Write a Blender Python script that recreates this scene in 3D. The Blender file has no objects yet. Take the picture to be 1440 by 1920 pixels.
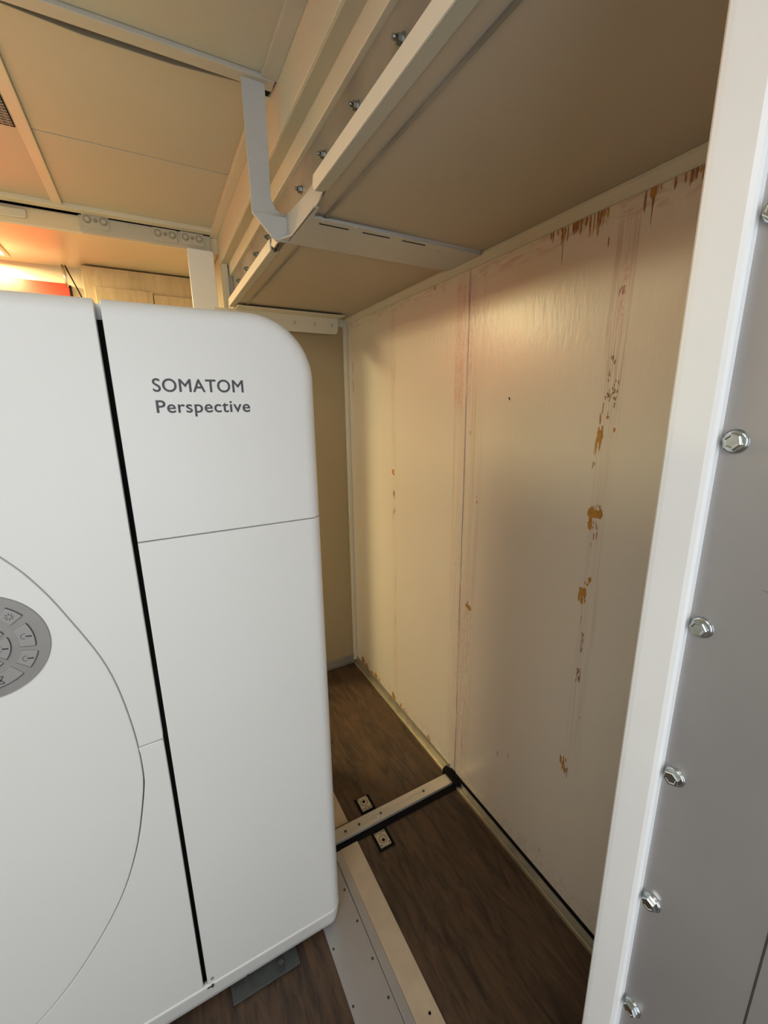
import bpy, bmesh, math, random
from mathutils import Vector, Matrix
random.seed(7)
S = bpy.context.scene
COL = S.collection
# ------------------------------------------------------------------ camera
F, YAW, PITCH, ROLL = 784.465, 0.495254, 0.237606, -0.0131843
EYE = Vector((0, 0, 1.55))
cam = bpy.data.cameras.new('camera')
camo = bpy.data.objects.new('camera', cam); COL.objects.link(camo); S.camera = camo
fwd = Vector((math.sin(YAW)*math.cos(PITCH), math.cos(YAW)*math.cos(PITCH), -math.sin(PITCH)))
rt = Vector((math.cos(YAW), -math.sin(YAW), 0)); up = rt.cross(fwd)
r2 = math.cos(ROLL)*rt + math.sin(ROLL)*up; u2 = -math.sin(ROLL)*rt + math.cos(ROLL)*up
M = Matrix((r2, u2, -fwd)).transposed().to_4x4(); M.translation = EYE
camo.matrix_world = M
cam.sensor_fit = 'VERTICAL'; cam.sensor_height = 32.0; cam.lens = F/1920*32.0
cam.clip_start = 0.02; cam.clip_end = 50
# ------------------------------------------------------------------ world, lights, exposure
wd = bpy.data.worlds.new('world'); S.world = wd; wd.use_nodes = True
wd.node_tree.nodes['Background'].inputs[0].default_value = (.9, .93, 1, 1)
wd.node_tree.nodes['Background'].inputs[1].default_value = 0.3
S.view_settings.view_transform = 'Standard'; S.view_settings.look = 'None'
S.view_settings.gamma = 1; S.view_settings.use_curve_mapping = False
S.view_settings.exposure = -0.12

def area(name, loc, sx, sy, power, col, rot=(0, 0, 0), parent=None):
    l = bpy.data.lights.new(name, 'AREA'); l.shape = 'RECTANGLE'; l.size = sx; l.size_y = sy
    l.energy = power; l.color = col
    o = bpy.data.objects.new(name, l); COL.objects.link(o); o.location = loc; o.rotation_euler = rot
    return o
WARM = (1.0, .83, .42); NEUT = (.98, .98, 1.0)
area('ceiling_lamp_front', (-.75, -.45, 2.335), .60, .60, 11, NEUT)
area('ceiling_lamp_middle', (-.75, 1.60, 2.345), .55, .30, 5.5, WARM)
area('ceiling_lamp_extension', (-.80, 2.66, 2.275), .55, .22, 58, (1, .86, .44))
area('doorway_daylight', (-.35, -1.50, 1.35), 1.1, 1.7, 25, (.86, .93, 1.0), (math.radians(90), 0, 0))

# ------------------------------------------------------------------ node materials
def mat(name, col, rough=.5, metal=0, spec=.5, var=.05, vscale=6, stretch=(1, 1, 1), bump=0, bscale=60, coat=0):
    m = bpy.data.materials.new(name); m.use_nodes = True
    nt = m.node_tree; b = nt.nodes['Principled BSDF']
    b.inputs['Roughness'].default_value = rough; b.inputs['Metallic'].default_value = metal
    b.inputs['Specular IOR Level'].default_value = spec; b.inputs['Coat Weight'].default_value = coat
    tc = nt.nodes.new('ShaderNodeTexCoord'); mp = nt.nodes.new('ShaderNodeMapping'); mp.inputs['Scale'].default_value = stretch
    nt.links.new(tc.outputs['Object'], mp.inputs[0])
    n = nt.nodes.new('ShaderNodeTexNoise'); n.inputs['Scale'].default_value = vscale; n.inputs['Detail'].default_value = 6
    nt.links.new(mp.outputs[0], n.inputs[0])
    r = nt.nodes.new('ShaderNodeValToRGB'); e = r.color_ramp.elements
    e[0].position = .3; e[1].position = .7
    e[0].color = tuple(c*(1-var) for c in col)+(1,); e[1].color = tuple(min(1, c*(1+var)) for c in col)+(1,)
    nt.links.new(n.outputs[0], r.inputs[0]); nt.links.new(r.outputs[0], b.inputs['Base Color'])
    if bump:
        n2 = nt.nodes.new('ShaderNodeTexNoise'); n2.inputs['Scale'].default_value = bscale; n2.inputs['Detail'].default_value = 4
        nt.links.new(mp.outputs[0], n2.inputs[0])
        bp = nt.nodes.new('ShaderNodeBump'); bp.inputs['Strength'].default_value = bump; bp.inputs['Distance'].default_value = .002
        nt.links.new(n2.outputs[0], bp.inputs['Height']); nt.links.new(bp.outputs[0], b.inputs['Normal'])
    return m

M_cover = mat('scanner cover', (.80, .80, .775), .42, var=.012, vscale=3, bump=.04, bscale=500)
M_dark = mat('dark interior', (.004, .004, .004), .9, spec=.1)
M_text = mat('grey print', (.055, .058, .062), .5)
M_pad = mat('control pad grey', (.31, .30, .285), .45, var=.04, metal=.2, vscale=40)
M_padbtn = mat('control pad key', (.35, .34, .325), .4, var=.02, metal=.2)
M_padline = mat('control pad ink', (.035, .035, .05), .5)
M_white = mat('white gloss paint', (.79, .80, .80), .38, var=.03, vscale=8, bump=.05, bscale=40)
M_cream = mat('cream painted metal', (.60, .56, .45), .42, var=.03, vscale=5)
M_creamdk = mat('cream ceiling laminate', (.47, .45, .37), .5, var=.02, vscale=4)
M_lowceil = mat('beige low ceiling', (.46, .395, .305), .55, var=.025, vscale=3, bump=.03, bscale=200)
M_gloss = mat('glossy cream laminate', (.68, .58, .41), .24, var=.02, vscale=3)
M_green = mat('grey green primer', (.47, .44, .33), .5, var=.05, vscale=9, stretch=(1, .3, 1))
M_grey = mat('warm grey painted steel', (.47, .445, .38), .5, var=.04, vscale=10)
M_strap = mat('off white powder coated steel', (.50, .495, .475), .42, var=.03, vscale=12)
M_backwall = mat('tan back wall', (.36, .285, .165), .6, var=.03, vscale=3)
M_galv = mat('galvanised and shaded steel', (.27, .255, .225), .42, metal=.3, var=.28, vscale=5, stretch=(1, 1, 1), bump=.15, bscale=18)
M_alu = mat('brushed aluminium sheet', (.42, .41, .41), .42, metal=.55, var=.08, vscale=5, bump=.04, bscale=30)
M_alubar = mat('bright aluminium bar', (.52, .48, .42), .42, metal=.5, var=.12, vscale=20, stretch=(.3, 3, 1))
M_base = mat('dull aluminium skirting', (.42, .39, .32), .45, metal=.6, var=.15, vscale=18)
M_brass = mat('bright gold edge', (.85, .74, .50), .3, metal=.8, var=.1, vscale=20)  # brighter gold metal for the edge line of the skirting
M_bolt = mat('zinc plated bolt', (.62, .66, .66), .2, metal=1, var=.1, vscale=60)
M_boltdk = mat('tarnished bolt', (.33, .34, .32), .3, metal=1, var=.2, vscale=80)
M_ring = mat('darker grey ring', (.30, .28, .23), .5)
M_iron = mat('off white painted angle', (.72, .67, .57), .45, var=.03)
M_black = mat('black rubber', (.006, .005, .005), .85, spec=.15)
M_beige = mat('beige floor tape', (.50, .39, .27), .6, var=.10, vscale=14)
M_brass2 = mat('latch plate', (.46, .40, .29), .45, metal=.4, var=.1, vscale=60)
M_ochre = mat('exposed ochre plywood', (.42, .20, .035), .7, var=.25, vscale=50)
M_scr = mat('brown scratch', (.26, .13, .06), .7, var=.2, vscale=50)
M_red = mat('red panel', (.38, .035, .015), .3, var=.05)
M_holeshade = mat('screw hole shade', (.33, .30, .29), .6)  # grey that paints the shade inside the screw hole
M_mesh = mat('vent mesh', (.30, .25, .20), .6, var=.2, vscale=200)
M_steel = mat('dark steel foot', (.07, .075, .07), .5, metal=.4, var=.2, vscale=30)
M_darkbrown = mat('dark brown gap shade and screws', (.05, .042, .035), .8, var=.3, vscale=60)

def wood(name, c1, c2, scale, stretch, rough=.5, bump=.2, coords='Object'):
    m = bpy.data.materials.new(name); m.use_nodes = True
    nt = m.node_tree; b = nt.nodes['Principled BSDF']; b.inputs['Roughness'].default_value = rough
    tc = nt.nodes.new('ShaderNodeTexCoord'); mp = nt.nodes.new('ShaderNodeMapping'); mp.inputs['Scale'].default_value = stretch
    nt.links.new(tc.outputs[coords], mp.inputs[0])
    w = nt.nodes.new('ShaderNodeTexNoise'); w.inputs['Scale'].default_value = scale; w.inputs['Detail'].default_value = 8
    w.inputs['Roughness'].default_value = .65; w.inputs['Distortion'].default_value = 1.2
    nt.links.new(mp.outputs[0], w.inputs[0])
    w2 = nt.nodes.new('ShaderNodeTexNoise'); w2.inputs['Scale'].default_value = scale*.22; w2.inputs['Detail'].default_value = 3
    nt.links.new(mp.outputs[0], w2.inputs[0])
    ad = nt.nodes.new('ShaderNodeMath'); ad.operation = 'MULTIPLY_ADD'; ad.inputs[1].default_value = .6
    nt.links.new(w.outputs[0], ad.inputs[0]); 
    h = nt.nodes.new('ShaderNodeMath'); h.operation = 'MULTIPLY'; h.inputs[1].default_value = .4
    nt.links.new(w2.outputs[0], h.inputs[0]); nt.links.new(h.outputs[0], ad.inputs[2])
    r = nt.nodes.new('ShaderNodeValToRGB'); e = r.color_ramp.elements
    e[0].position = .36; e[1].position = .64; e[0].color = c1+(1,); e[1].color = c2+(1,)
    nt.links.new(ad.outputs[0], r.inputs[0]); nt.links.new(r.outputs[0], b.inputs['Base Color'])
    bp = nt.nodes.new('ShaderNodeBump'); bp.inputs['Strength'].default_value = bump; bp.inputs['Distance'].default_value = .001
    nt.links.new(w.outputs[0], bp.inputs['Height']); nt.links.new(bp.outputs[0], b.inputs['Normal'])
    return m
M_floor = wood('brown wood look vinyl', (.017, .010, .0065), (.112, .062, .032), 8, (4.5, .8, 1), .55, .35)
M_oak = wood('light oak laminate', (.42, .31, .17), (.56, .43, .26), 16, (3, 3, .35), .45, .1)

# right wall: cream paint over plywood, with rubbed pink bands, drawn lines and brush marks
def wall_material():
    m = bpy.data.materials.new('scuffed cream wall paint'); m.use_nodes = True
    nt = m.node_tree; N = nt.nodes.new; L = nt.links.new
    b = nt.nodes['Principled BSDF']; b.inputs['Roughness'].default_value = .30; b.inputs['Specular IOR Level'].default_value = .55
    tc = N('ShaderNodeTexCoord'); sx = N('ShaderNodeSeparateXYZ'); L(tc.outputs['Object'], sx.inputs[0])
    def math_(op, a, b_=None, c=None, clamp=False):
        n = N('ShaderNodeMath'); n.operation = op; n.use_clamp = clamp
        for i, v in enumerate((a, b_, c)):
            if v is None: continue
            if isinstance(v, (int, float)): n.inputs[i].default_value = v
            else: L(v, n.inputs[i])
        return n.outputs[0]
    def step(v, a, b_):            # smooth 0..1 between a and b_
        n = N('ShaderNodeMapRange'); n.interpolation_type = 'SMOOTHSTEP'
        L(v, n.inputs[0]); n.inputs[1].default_value = a; n.inputs[2].default_value = b_
        return n.outputs[0]
    Y, Z = sx.outputs[1], sx.outputs[2]
    def noise(scale, st, detail=5, dist=0):
        mp = N('ShaderNodeMapping'); mp.inputs['Scale'].default_value = st; L(tc.outputs['Object'], mp.inputs[0])
        n = N('ShaderNodeTexNoise'); n.inputs['Scale'].default_value = scale; n.inputs['Detail'].default_value = detail
        n.inputs['Distortion'].default_value = dist
        L(mp.outputs[0], n.inputs[0]); return n.outputs[0]
    wob = math_('MULTIPLY_ADD', noise(2.0, (1, 0, 1), 2), .012, -.006)
    Yw = math_('ADD', Y, wob)
    def band(y0, y1, z0, z1, ey=.003, ez=.05):
        a = math_('MULTIPLY', step(Yw, y0-ey, y0+ey), math_('SUBTRACT', 1.0, step(Yw, y1-ey, y1+ey)))
        c = math_('MULTIPLY', step(Z, z0-ez, z0+ez), math_('SUBTRACT', 1.0, step(Z, z1-ez, z1+ez)))
        return math_('MULTIPLY', a, c)
    base = N('ShaderNodeValToRGB'); e = base.color_ramp.elements
    e[0].position = .3; e[1].position = .75; e[0].color = (.66, .60, .51, 1); e[1].color = (.71, .65, .56, 1)
    L(noise(1.6, (1, 1, .5)), base.inputs[0])
    col = base.outputs[0]
    def over(col, fac, c):
        mx = N('ShaderNodeMix'); mx.data_type = 'RGBA'; L(fac, mx.inputs['Factor']); L(col, mx.inputs['A']); mx.inputs['B'].default_value = c+(1,)
        return mx.outputs['Result']
    streak = step(noise(260, (1, 1, .012), 3), .45, .62)
    blot = step(noise(70, (1, 1, .6), 6, 1.2), .46, .60)
    pink = (.52, .30, .235); mag = (.52, .16, .20); grey = (.47, .40, .33)
    # crosshatched rubbed band left of the board joint
    col = over(col, math_('MULTIPLY', math_('MULTIPLY_ADD', blot, .30, .24), band(1.188, 1.237, 1.55, 1.965, .0025, .03)), pink)
    col = over(col, math_('MULTIPLY', math_('MULTIPLY', streak, .33), band(1.12, 1.237, .10, 1.60, .004, .15)), (.50, .30, .24))
    col = over(col, math_('MULTIPLY', math_('MULTIPLY_ADD', blot, .3, .1), band(1.145, 1.165, 1.6, 1.98, .003, .1)), (.47, .26, .25))
    col = over(col, math_('MULTIPLY', math_('MULTIPLY', streak, .35), band(1.085, 1.145, .15, 1.97, .012, .1)), grey)
    col = over(col, math_('MULTIPLY', math_('MULTIPLY', blot, .24), band(1.10, 1.19, .02, .95, .02, .2)), (.45, .26, .24))
    ink = step(noise(120, (1, 1, .06), 4, 1), .38, .55)
    col = over(col, math_('MULTIPLY', math_('MULTIPLY_ADD', ink, .6, .15), band(1.1705, 1.1745, .02, 1.97, .0008, .05)), (.20, .16, .27))
    col = over(col, math_('MULTIPLY', math_('MULTIPLY', ink, .4), band(1.162, 1.180, 1.75, 1.97, .002, .05)), (.36, .20, .27))
    # faint line of scratches on the far board
    col = over(col, math_('MULTIPLY', math_('MULTIPLY_ADD', blot, .25, .06), band(1.655, 1.70, 1.62, 1.95, .004, .08)), pink)
    col = over(col, math_('MULTIPLY', math_('MULTIPLY', streak, .28), band(1.655, 1.695, .1, 1.7, .003, .1)), (.52, .35, .17))
    # scratched column on the near board
    st2 = step(noise(330, (1, 1, .01), 2), .47, .56)
    col = over(col, math_('MULTIPLY', math_('MULTIPLY', st2, .42), band(.618, .672, 1.60, 1.955, .003, .04)), (.40, .245, .19))
    col = over(col, math_('MULTIPLY', math_('MULTIPLY', st2, .22), band(.615, .665, .55, 1.68, .004, .1)), (.42, .25, .20))
    col = over(col, math_('MULTIPLY', math_('MULTIPLY_ADD', blot, .5, .1), band(.634, .648, 1.74, 1.87, .006, .05)), mag)
    # rubbed strip just under the ceiling trim
    blot2 = step(noise(60, (1, .25, 1), 6, 1), .45, .6)
    col = over(col, math_('MULTIPLY', math_('MULTIPLY', blot2, .4), band(.50, 1.16, 1.945, 1.99, .03, .008)), (.45, .26, .17))
    col = over(col, math_('MULTIPLY', math_('MULTIPLY', blot2, .3), band(1.3, 2.12, 1.955, 1.99, .03, .008)), (.45, .28, .17))
    col = over(col, math_('MULTIPLY', math_('MULTIPLY', blot, .25), band(.45, 2.1, .0, .11, .03, .03)), (.45, .30, .23))
    L(col, b.inputs['Base Color'])
    bp = N('ShaderNodeBump'); bp.inputs['Strength'].default_value = .3; bp.inputs['Distance'].default_value = .002
    L(noise(90, (1, 1, .25), 4), bp.inputs['Height']); L(bp.outputs[0], b.inputs['Normal'])
    return m
M_wall = wall_material()

def emit(name, col, s):
    m = bpy.data.materials.new(name); m.use_nodes = True
    b = m.node_tree.nodes['Principled BSDF']; b.inputs['Base Color'].default_value = (.9, .9, .9, 1)
    b.inputs['Emission Color'].default_value = col+(1,); b.inputs['Emission Strength'].default_value = s
    return m
M_lampw = emit('warm lit diffuser', (1, .86, .62), 6); M_lampn = emit('neutral lit diffuser', (1, .96, .9), 5)

# ------------------------------------------------------------------ mesh helpers
def BM(): return bmesh.new()
def box(bm, x0, x1, y0, y1, z0, z1, mi=0):
    v = [bm.verts.new((x, y, z)) for x in (x0, x1) for y in (y0, y1) for z in (z0, z1)]
    for q in ((0, 1, 3, 2), (4, 6, 7, 5), (0, 4, 5, 1), (2, 3, 7, 6), (0, 2, 6, 4), (1, 5, 7, 3)):
        f = bm.faces.new([v[i] for i in q]); f.material_index = mi
    return bm
def prism(bm, pts, a0, a1, axis='Y', mi=0):
    """extrude a polygon; axis Y: pts are (x,z); axis X: pts are (y,z); axis Z: pts are (x,y)"""
    def P(p, a):
        return {'Y': (p[0], a, p[1]), 'X': (a, p[0], p[1]), 'Z': (p[0], p[1], a)}[axis]
    A = [bm.verts.new(P(p, a0)) for p in pts]; B = [bm.verts.new(P(p, a1)) for p in pts]
    fs = [bm.faces.new(A), bm.faces.new(B[::-1])]
    n = len(pts)
    for i in range(n): fs.append(bm.faces.new((A[i], B[i], B[(i+1) % n], A[(i+1) % n])))
    for f in fs: f.material_index = mi
    return bm
def cyl(bm, p0, p1, r0, r1=None, n=24, mi=0, smooth=True):
    p0 = Vector(p0); p1 = Vector(p1); r1 = r0 if r1 is None else r1
    d = (p1-p0).normalized(); a = d.orthogonal().normalized(); b = d.cross(a)
    A, B = [], []
    for i in range(n):
        t = 2*math.pi*i/n; o = math.cos(t)*a + math.sin(t)*b
        A.append(bm.verts.new(p0+o*r0)); B.append(bm.verts.new(p1+o*r1))
    fs = [bm.faces.new(A[::-1]), bm.faces.new(B)]
    for i in range(n):
        f = bm.faces.new((A[i], A[(i+1) % n], B[(i+1) % n], B[i])); f.smooth = smooth; fs.append(f)
    for f in fs: f.material_index = mi
    return bm
def finish(o, bevel=0, seg=2, angle=35):
    if bevel:
        md = o.modifiers.new('bevel', 'BEVEL'); md.width = bevel; md.segments = seg
        md.limit_method = 'ANGLE'; md.angle_limit = math.radians(angle); md.harden_normals = False
def obj(name, bm, m, parent=None, bevel=0, seg=2, fixn=True):
    me = bpy.data.meshes.new(name)
    if fixn: bmesh.ops.recalc_face_normals(bm, faces=bm.faces)
    if parent is not None:
        off = Vector(parent.location)
        g = parent.parent
        while g is not None: off += Vector(g.location); g = g.parent
        bmesh.ops.translate(bm, verts=bm.verts, vec=-off)
    bm.to_mesh(me); bm.free()
    for x in (m if isinstance(m, (list, tuple)) else [m]): me.materials.append(x)
    o = bpy.data.objects.new(name, me); COL.objects.link(o)
    if parent is not None: o.parent = parent
    finish(o, bevel, seg)
    return o
def tag(o, label, cat, group=None):
    o['label'] = label; o['category'] = cat
    if group: o['group'] = group
    return o
def thing(name, loc, label, cat, group=None):
    o = bpy.data.objects.new(name, None); COL.objects.link(o); o.location = loc; o.empty_display_size = .05
    return tag(o, label, cat, group)
def struct(name, bm, m, label, cat, bevel=0):
    o = obj(name, bm, m, None, bevel); o['kind'] = 'structure'; return tag(o, label, cat)
def bx(*a): return box(BM(), *a)

W, B = .96, 2.173       # right wall, back wall of the niche
HC, LC = 2.36, 2.012    # high and low ceiling

# ------------------------------------------------------------------ room shell
struct('floor', bx(-2.0, W+.05, -1.6, 2.95, -.06, 0), M_floor, 'dark brown wood-look vinyl floor of the trailer', 'floor')
struct('wall_left', bx(-2.05, -2.0, -1.6, 2.95, 0, 2.45), M_cream, 'cream wall left of the scanner, out of the photo', 'wall')
bm = BM()
box(bm, -2.0, -1.0, -1.66, -1.6, 0, 2.45); box(bm, .45, W+.05, -1.66, -1.6, 0, 2.45); box(bm, -1.0, .45, -1.66, -1.6, 2.3, 2.45)
struct('wall_front', bm, M_cream, 'cream wall with an open doorway behind the viewer', 'wall')
bm = BM(); box(bm, .37, W+.05, B, B+.10, 0, 2.012)
struct('wall_back', bm, M_backwall, 'tan wall closing the narrow passage behind the scanner', 'wall')
struct('wall_extension', bx(-2.0, W+.05, 2.89, 2.95, 0, 2.45), M_gloss, 'yellowish wall of the extension far behind the scanner', 'wall')

# right wall with chips of bare plywood in the same mesh
bm = BM(); box(bm, W, W+.05, -1.6, 1.168, 0, LC+.02); box(bm, W, W+.05, 1.1705, 2.95, 0, LC+.02)
box(bm, W+.0015, W+.03, 1.160, 1.180, 0, LC)
def poly(bm, pts, mi, off=.0004):
    vs = [bm.verts.new((W-off, p[0], p[1])) for p in pts]
    f = bm.faces.new(vs); f.material_index = mi; f.normal_update()
    if f.normal.x > 0: f.normal_flip()
def streak(bm, y, z, w, h, mi=1, lean=0):
    """ragged vertical sliver of missing paint, hanging from z down to z-h"""
    n = max(4, int(h/.004)); L, R = [], []
    for i in range(n+1):
        t = i/n; zz = z-h*t; prof = math.sin(math.pi*min(1, .12+t*.88))**.5 if t < 1 else .05
        yy = y+lean*t
        L.append((yy-w*.5*prof*random.uniform(.55, 1.15), zz)); R.append((yy+w*.5*prof*random.uniform(.55, 1.15), zz))
    poly(bm, L+R[::-1], mi, .0003+random.random()*.0004)
def blob(bm, y, z, w, h, mi=1, n=14):
    pts = []
    for i in range(n):
        t = 2*math.pi*i/n; k = random.uniform(.62, 1.1)
        pts.append((y+math.cos(t)*w*.5*k, z+math.sin(t)*h*.5*k))
    poly(bm, pts, mi, .0003+random.random()*.0004)
def cluster(bm, y, z, w, h, n, mi=1, sw=.004, sh=.02):
    for i in range(n):
        streak(bm, y+random.uniform(-.5, .5)*w, z+random.uniform(-.35, .5)*h, sw*random.uniform(.5, 1.4), sh*random.uniform(.5, 1.3), mi)
TOPZ = 1.986
for y0, y1, n, hh in ((.712, .75, 6, .045), (.742, .79, 26, .034), (.80, .85, 12, .034), (.845, .86, 4, .02), (.695, .722, 10, .050), (.52, .60, 12, .026), (.595, .62, 6, .04), (1.36, 1.40, 3, .02), (.50, .52, 4, .025)):
    for i in range(n): streak(bm, random.uniform(y0, y1), TOPZ, random.uniform(.0018, .0065), hh*random.uniform(.2, 1.15), 1 if random.random() < .65 else 2, random.uniform(-.0015, .0015))
streak(bm, .816, 1.97, .002, .07, 2); streak(bm, .598, 1.975, .002, .06, 2)
streak(bm, .690, 1.925, .003, .022, 2)
# near column
cluster(bm, .643, 1.80, .02, .06, 5, 3, .0025, .014)
cluster(bm, .648, 1.645, .012, .05, 6, 2, .003, .012)
cluster(bm, .642, 1.600, .032, .035, 9, 2, .003, .010)
cluster(bm, .642, 1.577, .032, .020, 16, 2, .003, .007)
streak(bm, .660, 1.562, .003, .028, 2); streak(bm, .632, 1.562, .003, .014, 2)
cluster(bm, .664, 1.530, .006, .018, 4, 1, .003, .016); cluster(bm, .642, 1.535, .010, .014, 4, 1, .004, .010)
streak(bm, .665, 1.505, .006, .070, 1, .003); streak(bm, .656, 1.508, .006, .065, 1, .003); blob(bm, .661, 1.482, .018, .042); streak(bm, .670, 1.475, .002, .04, 1, .002)
blob(bm, .625, 1.498, .007, .013)
streak(bm, .670, 1.420, .003, .020, 1, .002); streak(bm, .666, 1.418, .002, .010, 1)
blob(bm, .650, 1.287, .048, .024, 1, 30); blob(bm, .662, 1.291, .020, .034, 1, 18); cluster(bm, .649, 1.300, .036, .012, 9, 1, .006, .022); blob(bm, .641, 1.286, .020, .018, 1, 18)
blob(bm, .662, 1.262, .014, .040, 1, 18)
cluster(bm, .650, 1.312, .028, .012, 6, 2, .002, .012); cluster(bm, .648, 1.262, .020, .02, 7, 1, .003, .010)
streak(bm, .640, 1.245, .004, .024, 3); streak(bm, .648, 1.238, .003, .020, 2); streak(bm, .653, 1.212, .002, .014, 2)
cluster(bm, .648, 1.115, .006, .012, 4, 1, .005, .010); blob(bm, .644, 1.112, .007, .018); blob(bm, .650, 1.096, .009, .010); blob(bm, .658, 1.098, .004, .012)
blob(bm, .663, 1.072, .028, .028, 1, 20); cluster(bm, .663, 1.06, .022, .04, 8, 1, .005, .022); blob(bm, .671, 1.055, .007, .036, 1, 18); blob(bm, .662, 1.046, .012, .022, 1, 16); blob(bm, .655, 1.066, .006, .030)
streak(bm, .656, 1.005, .002, .030, 3, .003)
cluster(bm, .648, .925, .006, .075, 16, 2, .0022, .014)
cluster(bm, .649, .825, .012, .05, 12, 2, .0025, .016); streak(bm, .643, .850, .002, .05, 2)
cluster(bm, .667, .515, .022, .050, 14, 1, .004, .026); cluster(bm, .655, .505, .012, .03, 6, 2, .003, .018)
streak(bm, .630, .705, .002, .010, 2)
# joint column
streak(bm, 1.144, 1.480, .005, .016); blob(bm, 1.096, 1.237, .009, .012); streak(bm, 1.100, 1.262, .002, .012, 2)
cluster(bm, 1.130, .842, .012, .022, 8, 1, .006, .016); blob(bm, 1.115, .826, .024, .022)
for y, z in ((1.195, 1.08), (1.185, 1.07), (1.197, 1.04), (1.165, 1.03), (1.188, 1.005), (1.205, .98), (1.17, .985), (1.15, .77), (1.19, .76), (1.105, .64)):
    streak(bm, y, z, .0025, .007, 2)
# far board line
blob(bm, 1.683, 1.272, .024, .030); blob(bm, 1.676, 1.262, .018, .010)
for k in range(11): streak(bm, random.uniform(1.665, 1.692), random.uniform(1.08, 1.20), .002, random.uniform(.01, .045), 2)
for z, h in ((1.45, .05), (1.10, .03), (.76, .10), (.55, .06), (.36, .06), (1.94, .03)): streak(bm, 1.672+random.uniform(-.006, .006), z, .002, h, 2)
for z in (1.80, 1.77, 1.71, 1.68): streak(bm, 2.10, z, .006, .035, 1)
streak(bm, .971, 1.585, .006, .010, 4, -.003)
# chips along the skirting
for y, w_, h in ((2.07, .05, .05), (2.02, .05, .03), (1.95, .04, .02), (1.90, .04, .035), (1.86, .02, .03), (1.70, .035, .045), (1.685, .02, .03), (1.62, .016, .026), (1.585, .012, .024), (1.565, .010, .018), (1.37, .018, .024), (1.355, .012, .016)):
    blob(bm, y, .050+h*.30, w_, h)
for y, z, h in ((.93, .33, .03), (.72, .12, .02), (.88, .36, .02)):
    blob(bm, y, z, .010, h, 5)
struct('wall_right', bm, [M_wall, M_ochre, M_scr, mat('pink scrape', (.5, .16, .14), .6), M_black, mat('faint grey smudge', (.47, .43, .41), .5)], 'scuffed cream plywood wall with ochre paint chips and a vertical joint', 'wall')

# ceilings
bm = BM(); box(bm, -2.0, .381, -1.6, 1.238, HC, HC+.03)                       # near tiles
struct('ceiling', bm, M_creamdk, 'high beige ceiling panel in front of the cross trim', 'ceiling')
bm = BM()
for x0, x1 in ((-.205, .350), (-.80, -.238), (-1.40, -.83), (-2.0, -1.43)):
    xm = (x0+x1)/2
    prism(bm, [(x0, 1.318), (xm-.1, 1.336), (xm+.08, 1.334), (x1, 1.312), (x1, 1.783), (x0, 1.783)], HC+.014, HC+.03, 'Z')
    box(bm, x0, x1, 1.788, 2.285, HC+.014, HC+.03)
struct('ceiling', bm, M_creamdk, 'high beige ceiling tiles above the scanner', 'ceiling', .0015)
struct('ceiling', bx(-2.0, .45, -1.6, 2.95, HC+.06, HC+.10), M_dark, 'black slab above the ceiling tiles, painting in the shade of the void', 'ceiling')  # near-black slab painting the shade seen through the tile gaps
struct('ceiling', bx(.3945, W+.05, -1.6, B+.12, LC, LC+.05), M_lowceil, 'low beige ceiling over the passage by the scuffed wall', 'ceiling')
struct('ceiling', bx(-2.0, .385, 2.350, 2.89, 2.29, 2.3595), M_gloss, 'glossy cream ceiling of the extension behind the scanner', 'ceiling', .006)
struct('wall_niche', bx(.385, .41, 2.3, 2.89, 0, 2.3), M_cream, 'cream side wall of the extension behind the beam', 'wall')

def trim(n, bm, m, label, bevel=.0015): return struct('trim_%d' % n, bm, m, label, 'trim', bevel)
trim(1, bx(-2.0, .376, 1.240, 1.277, HC-.010, HC+.012), M_grey, 'wide cream trim bar crossing the high ceiling above the bracket')
trim(2, bx(.342, .381, -1.6, 1.240, HC-.008, HC), M_grey, 'cream edge trim between high ceiling and beam, near part')
bm = BM(); box(bm, .350, .381, 1.31, 2.36, HC-.004, HC+.02)
trim(3, bm, M_cream, 'cream edge trim between ceiling tiles and beam, far part')
trim(4, bx(-.238, -.205, 1.277, 2.286, HC+.004, HC+.02), M_cream, 'narrow cream trim running lengthwise beside the vent')
trim(5, bx(-2.0, .352, 2.286, 2.326, HC-.002, HC+.02), M_cream, 'cream trim at the far end of the high ceiling above the dark gap')
# wall to ceiling trim and corner post
trim(6, prism(BM(), [(W, 1.986), (W-.004, 1.986), (W-.022, 2.001), (W-.022, LC), (W, LC)], .0, B), M_cream, 'cream moulding along the top of the scuffed wall')
trim(7, bx(W-.022, W, B-.022, B, .03, LC), M_cream, 'slim cream corner post at the far end of the scuffed wall', .004)
trim(8, bx(.60, W-.018, B-.016, B, 1.975, LC), M_cream, 'cream moulding at the top of the tan wall')

# skirting
bm = BM()
box(bm, W-.005, W, 1.205, B, .0, .050); box(bm, W-.017, W, 1.205, B, 0, .006); box(bm, W-.020, W-.016, 1.205, B, 0, .009, 1)
o = struct('baseboard_right', bm, [M_base, M_brass], 'dull metal skirting with a bright edge at the foot of the scuffed wall, far part', 'baseboard')
bm = BM()
box(bm, W-.006, W, .0, 1.135, .0, .030); box(bm, W-.0075, W, .0, 1.135, .030, .038, 2); box(bm, W-.022, W, .0, 1.135, 0, .010); box(bm, W-.026, W-.020, .0, 1.135, 0, .013, 1)  # black strip laid along the top of the near skirting
struct('baseboard_right', bm, [M_base, M_brass, M_black], 'metal skirting with a black strip in the gap above it, near part of scuffed wall', 'baseboard')
bm = BM(); box(bm, .37, W-.02, B-.006, B, .0, .026); box(bm, .37, W-.02, B-.012, B, .030, .062); box(bm, .37, W-.02, B-.016, B-.006, .024, .030)
for x in (.70, .80, .90): cyl(bm, (x, B-.014, .046), (x, B-.012, .046), .006)
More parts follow.
